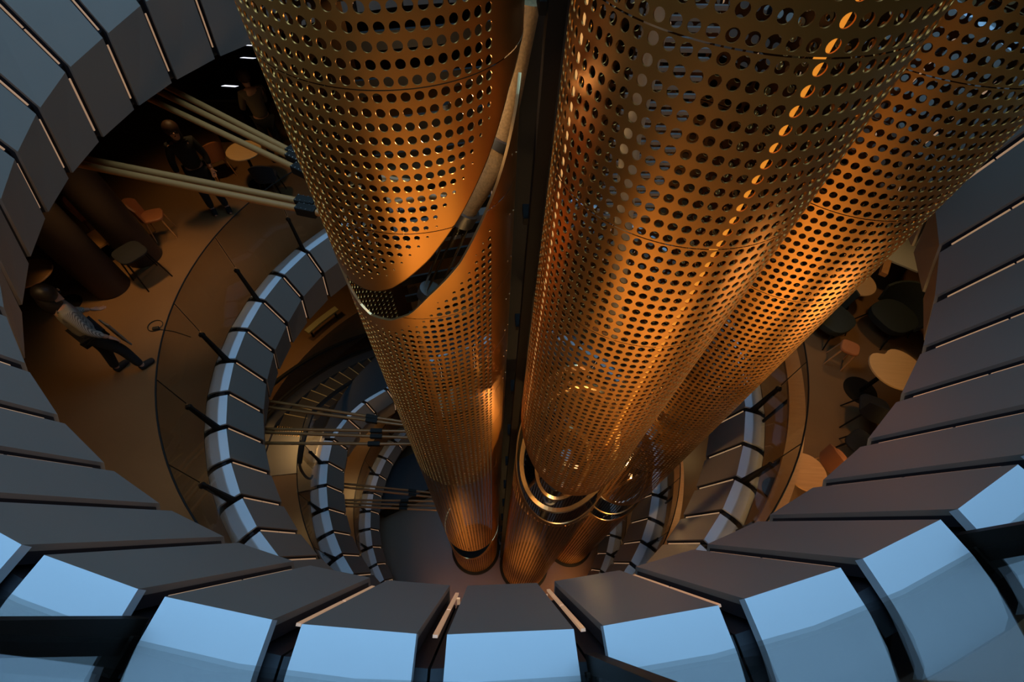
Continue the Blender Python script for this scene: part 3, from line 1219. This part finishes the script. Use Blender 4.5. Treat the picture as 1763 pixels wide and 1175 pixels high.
t = thing('serving_bar', (-3.3, 4.5, 0), 'dark serving bar on the ground floor, left of the base of the left copper column', 'counter')
obj('bar_body', MB().box((-3.5, 4.6, .5), (1.9, 1.3, 1.0), .5), STEEL, t)
obj('bar_top', MB().box((-3.5, 4.6, 1.02), (2.0, 1.4, .05), .5), DARK, t)
t = thing('pale_bench', ring_pt(1.95, 147, LV[2] + .03), 'pale yellow bench beyond the curved escalator on the third ring floor', 'bench')
mb = MB()
annulus(mb, 2.05, 2.11, LV[2] - .10, LV[2] - .08, 141, 151, 8)
obj('bench_top', mb, mat('pale_yellow_paint', (.5, .42, .2), .5), t)
for az_ in (142, 150):
    obj('leg', MB().bar(ring_pt(2.08, az_, LV[2] - .08), ring_pt(2.08, az_, LV[2] + .03), .04), STEEL, t)

# ------------------------------------------------------------------ people


def skin_body(name, joints, edges, m, parent, sub=2, root=0):
    me = bpy.data.meshes.new(name)
    off = parent.location
    me.from_pydata([(Vector(p) - off)[:] for p, r in joints], edges, [])
    o = bpy.data.objects.new(name, me)
    col.objects.link(o)
    o.parent = parent
    me.materials.append(m)
    md = o.modifiers.new('skin', 'SKIN')
    md.use_smooth_shade = True
    for i, (p, r) in enumerate(joints):
        rr = r if isinstance(r, tuple) else (r, r)
        me.skin_vertices[0].data[i].radius = rr
        me.skin_vertices[0].data[i].use_root = (i == root)
    s_ = o.modifiers.new('sub', 'SUBSURF')
    s_.levels = sub
    s_.render_levels = sub
    return o


def ellipsoid(mb, c, rx, ry, rz, rot=None, n=16, m=10):
    k = len(mb.v)
    rot = rot or Matrix.Identity(3)
    for i in range(m + 1):
        th = math.pi * i / m
        for j in range(n):
            a = 2 * math.pi * j / n
            v = rot @ Vector((rx * math.sin(th) * math.cos(a), ry * math.sin(th) * math.sin(a), rz * math.cos(th)))
            mb.v.append((c[0] + v.x, c[1] + v.y, c[2] + v.z))
    for i in range(m):
        for j in range(n):
            j2 = (j + 1) % n
            mb.f.append((k + i * n + j, k + (i + 1) * n + j, k + (i + 1) * n + j2, k + i * n + j2))
    return mb


def person(x, y, face, label, top_m, leg_m, hair_m, pose):
    """x,y: position between the feet, face: heading (radians). pose: dict of offsets (forward, left, up) in metres"""
    t = thing('person', (x, y, F2), label, 'person')
    f = Vector((math.cos(face), math.sin(face), 0))
    l = Vector((-math.sin(face), math.cos(face), 0))

    def P(v):
        return Vector((x, y, F2)) + f * v[0] + l * v[1] + Vector((0, 0, v[2]))
    lean = pose.get('lean', 0)
    J = {}
    J['pel'] = (P((0, 0, .93)), (.13, .10))
    J['sp1'] = (P((lean * .3, 0, 1.08)), (.125, .09))
    J['sp2'] = (P((lean * .7, 0, 1.24)), (.15, .10))
    J['chest'] = (P((lean, 0, 1.37)), (.135, .085))
    J['neck'] = (P((lean * 1.15, 0, 1.46)), .05)
    J['head0'] = (P((lean * 1.35 + .02, 0, 1.54)), (.07, .075))
    J['head1'] = (P((lean * 1.45 + .03, 0, 1.63)), (.078, .09))
    J['head2'] = (P((lean * 1.45 + .02, 0, 1.70)), .05)
    for sd, nm in ((1, 'L'), (-1, 'R')):
        sh = (lean, sd * .17, 1.40)
        el, ha = pose['el' + nm], pose['ha' + nm]
        J['sh' + nm] = (P(sh), .062)
        J['el' + nm] = (P(el), .042)
        J['wr' + nm] = (P(ha), .028)
        kn, an = pose['kn' + nm], pose['an' + nm]
        J['hp' + nm] = (P((0, sd * .09, .88)), .09)
        J['kn' + nm] = (P(kn), .06)
        J['an' + nm] = (P(an), .042)
        J['to' + nm] = (P((an[0] + .17 * pose.get('toe' + nm, (1, 0))[0], an[1] + .17 * pose.get('toe' + nm, (1, 0))[1], .03)), .035)
    keys = list(J)
    ix = {k: i for i, k in enumerate(keys)}
    E_ = [('pel', 'sp1'), ('sp1', 'sp2'), ('sp2', 'chest'), ('chest', 'neck'), ('neck', 'head0'), ('head0', 'head1'), ('head1', 'head2')]
    for nm in 'LR':
        E_ += [('chest', 'sh' + nm), ('sh' + nm, 'el' + nm), ('el' + nm, 'wr' + nm), ('pel', 'hp' + nm), ('hp' + nm, 'kn' + nm), ('kn' + nm, 'an' + nm), ('an' + nm, 'to' + nm)]
    skin_body('body', [J[k] for k in keys], [(ix[a], ix[b]) for a, b in E_], SKIN, t)
    # face: nose, eyes, ears, mouth
    hc = J['head1'][0]
    fa = MB()
    ellipsoid(fa, hc + f * .088 + Vector((0, 0, -.01)), .014, .012, .022)
    for sd in (1, -1):
        ellipsoid(fa, hc + l * sd * .082 + Vector((0, 0, -.005)), .012, .012, .028)
    obj('nose_and_ears', fa, SKIN, t, True)
    ey = MB()
    for sd in (1, -1):
        ellipsoid(ey, hc + f * .078 + l * sd * .03 + Vector((0, 0, .012)), .010, .010, .008, n=8, m=6)
    ellipsoid(ey, hc + f * .078 + Vector((0, 0, -.05)), .008, .02, .006, n=8, m=6)
    obj('eyes_and_mouth', ey, HAIRD, t, True)
    # shirt
    sj = [(J['pel'][0] + Vector((0, 0, -.02)), (.155, .13)), (J['sp1'][0], (.15, .12)), (J['sp2'][0], (.17, .125)), (J['chest'][0], (.155, .11)),
          (J['neck'][0] + Vector((0, 0, -.02)), .065)]
    se = [(0, 1), (1, 2), (2, 3), (3, 4)]
    for nm in 'LR':
        sj += [(J['sh' + nm][0], .078), (J['el' + nm][0], .056), (J['el' + nm][0].lerp(J['wr' + nm][0], .75), .045)]
        k = len(sj)
        se += [(3, k - 3), (k - 3, k - 2), (k - 2, k - 1)]
    skin_body('shirt', sj, se, top_m, t)
    tj = [(J['pel'][0], (.15, .125))]
    te = []
    for nm in 'LR':
        tj += [(J['hp' + nm][0], .105), (J['kn' + nm][0], .075), (J['an' + nm][0] + Vector((0, 0, .02)), .058)]
        k = len(tj)
        te += [(0, k - 3), (k - 3, k - 2), (k - 2, k - 1)]
    skin_body('trousers', tj, te, leg_m, t)
    # hair
    hb = MB()
    ellipsoid(hb, hc + Vector((0, 0, .035)) - f * .03, .118, .110, .122)
    if pose.get('long'):
        ellipsoid(hb, hc - f * .07 + Vector((0, 0, -.10)), .085, .11, .19)
    obj('hair', hb, hair_m, t, True)
    # hands with separate fingers, shoes
    for nm, sd in (('L', 1), ('R', -1)):
        wr = J['wr' + nm][0]
        dr = (wr - J['el' + nm][0]).normalized()
        side = dr.cross(l if abs(dr.dot(l)) < .7 else Vector((0, 0, 1))).normalized()
        up = side.cross(dr).normalized()
        hj = [(wr - dr * .01, .024), (wr + dr * .05, (.034, .016)), (wr + dr * .085, (.036, .013))]
        he = [(0, 1), (1, 2)]
        for q in range(4):
            o_ = (q - 1.5) * .019
            ln = (.062, .074, .070, .055)[q]
            b0 = wr + dr * .09 + up * o_
            k = len(hj)
            hj += [(b0, .0085), (b0 + dr * ln * .55 + side * sd * .010, .008), (b0 + dr * ln * .9 + side * sd * .03, .0065)]
            he += [(2, k), (k, k + 1), (k + 1, k + 2)]
        k = len(hj)
        hj += [(wr + dr * .04 + up * .038, .010), (wr + dr * .075 + up * .058, .0085)]
        he += [(1, k), (k, k + 1)]
        skin_body('hand', hj, he, SKIN, t, 1)
        an = J['an' + nm][0]
        to = J['to' + nm][0]
        d_ = Vector((to.x - an.x, to.y - an.y, 0)).normalized()
        sj2 = [(Vector((an.x, an.y, F2 + .055)) - d_ * .05, .048), (Vector((an.x, an.y, F2 + .055)) + d_ * .05, .05),
               (Vector((an.x, an.y, F2 + .042)) + d_ * .17, (.045, .035))]
        skin_body('shoe', sj2, [(0, 1), (1, 2)], BLACKF, t, 2)
    return t, P, J


# striped-shirt person walking
pp, Pf, J_ = person(-5.47, 3.10, 1.0, 'person in a striped light shirt and black trousers walking on the left, seen from above', SHIRT, BLACKF, HAIRD,
                    dict(lean=.03, elL=(.05, .24, 1.13), haL=(.22, .20, 1.02), elR=(.02, -.25, 1.12), haR=(.12, -.26, .90),
                         knL=(-.03, .11, .48), anL=(-.13, .13, .07), knR=(.10, -.10, .48), anR=(.10, -.12, .07), toeR=(1, 0), toeL=(1, .1), long=True))
tag(obj('waist_pouch', MB().box(Pf((-.02, 0, .95)), (.12, .30, .12), 1.0), BLACKF, pp, bevel=.03))
mb = MB().box((-5.24, 3.20, F2 + .80), (.02, .20, .46), 1.15)
single('folded_apron', mb, GREYF, 'grey folded cloth hanging from the hand of the striped-shirt person', 'cloth', bevel=.01)
person(-5.58, 6.52, -.9, 'person in a black top standing beside the transfer tubes, with auburn hair', BLACKF, BLACKF, HAIRB,
       dict(lean=.02, elL=(.04, .24, 1.12), haL=(.14, .22, .92), elR=(-.02, -.26, 1.12), haR=(.08, -.28, .90),
            knL=(.03, .10, .48), anL=(.04, .12, .07), knR=(-.02, -.10, .48), anR=(-.04, -.12, .07), long=True))
person(-5.0, 8.12, 2.4, 'person in an olive jacket working at the dark counter behind the left copper column', JACKET, BLACKF, HAIRB,
       dict(lean=.06, elL=(.16, .22, 1.12), haL=(.42, .12, 1.05), elR=(.16, -.22, 1.12), haR=(.42, -.10, 1.05),
            knL=(.03, .10, .48), anL=(.04, .12, .07), knR=(-.02, -.10, .48), anR=(-.04, -.12, .07)))

# ------------------------------------------------------------------ curved escalator on the third floor
ES_Z0 = z_of(LV[2] + .03)
esc = thing('escalator', ring_pt(1.78, 176, LV[2] + .03), 'curved escalator descending to the right, seen through the middle rings at left', 'escalator')


def esc_h(az):   # depth of the step line
    return LV[2] + .03 + np.interp(176 - az, [-40, 0, 60], [0, 0, 1.0])


def helix_strip(R0, R1, dh0, dh1, a0, a1, n=50):
    mb = MB()
    for i in range(n + 1):
        az = a0 + (a1 - a0) * i / n
        h = float(esc_h(az))
        for R, dh in ((R0, dh0), (R1, dh0), (R1, dh1), (R0, dh1)):
            mb.v.append(ring_pt(R, az, h + dh))
    for i in range(n):
        for j in range(4):
            mb.f.append((i * 4 + j, i * 4 + (j + 1) % 4, i * 4 + 4 + (j + 1) % 4, i * 4 + 4 + j))
    mb.f += [(0, 1, 2, 3), (n * 4 + 3, n * 4 + 2, n * 4 + 1, n * 4)]
    return mb


for (R0, R1) in ((1.40, 1.55), (1.85, 1.97)):
    obj('skirt_deck', helix_strip(R0, R1, -.03, .12, 196, 124), STEEL2, esc, True)
mb = MB()
for i in range(41):
    az = 179 - 79 * i / 40
    for R, h in ((1.362 * push(2, az), LV[2] - .006), (1.42, LV[2] - .006), (1.42, LV[2] + .01), (1.362 * push(2, az), LV[2] + .01)):
        mb.v.append(ring_pt(R, az, h))
for i in range(40):
    for j in range(4):
        mb.f.append((i * 4 + j, i * 4 + (j + 1) % 4, i * 4 + 4 + (j + 1) % 4, i * 4 + 4 + j))
obj('inner_apron', mb, mat('dark_grey_metal', (.035, .033, .032), .45, .3), esc)
for R in (1.43, 1.93):
    obj('glass_pane', helix_strip(R - .002, R + .002, -.33, -.05, 190, 128), GLASS, esc, True)
    obj('handrail', helix_strip(R - .014, R + .014, -.36, -.335, 192, 128), RUBBER, esc, True)
    obj('handrail_trim', helix_strip(R - .010, R + .010, -.335, -.328, 192, 128), STEEL2, esc, True)
    mb = MB()
    pts = []
    for q in range(9):
        a_ = math.pi * q / 8
        pts.append(ring_pt(R, 192 + 2.2 * math.sin(a_), float(esc_h(192)) - .20 - .145 * math.cos(a_)))
    mb.tube(pts, .028, 8)
    obj('newel', mb, STEEL2, esc, True)
obj('outer_skirt', helix_strip(1.97, 1.99, -.05, .30, 180, 120), STEEL2, esc, True)
for i in range(15):
    az = 176 - i * 3.5
    h = float(esc_h(az - 1.75))
    mb = MB()
    annulus(mb, 1.56, 1.845, h, h + .12, az - 3.5, az, 3)
    s_ = obj('step', mb, STEP, esc)
    mb = MB()
    annulus(mb, 1.56, 1.845, h - .003, h, az - 3.68, az - 3.45, 1)
    obj('step_edge', mb, mat('yellow_edge', (.45, .30, .10), .5) if i == 0 else bpy.data.materials['yellow_edge'], s_)
mb = MB()
annulus(mb, 1.56, 1.845, LV[2] + .02, LV[2] + .03, 177, 190, 10)
obj('landing_plate', mb, STEEL2, esc)
mb = MB()
for i in range(14):
    R = 1.565 + i * .020
    annulus(mb, R, R + .008, LV[2] + .016, LV[2] + .022, 176.5, 179, 2)
obj('comb_plate', mb, BRONZE, esc)
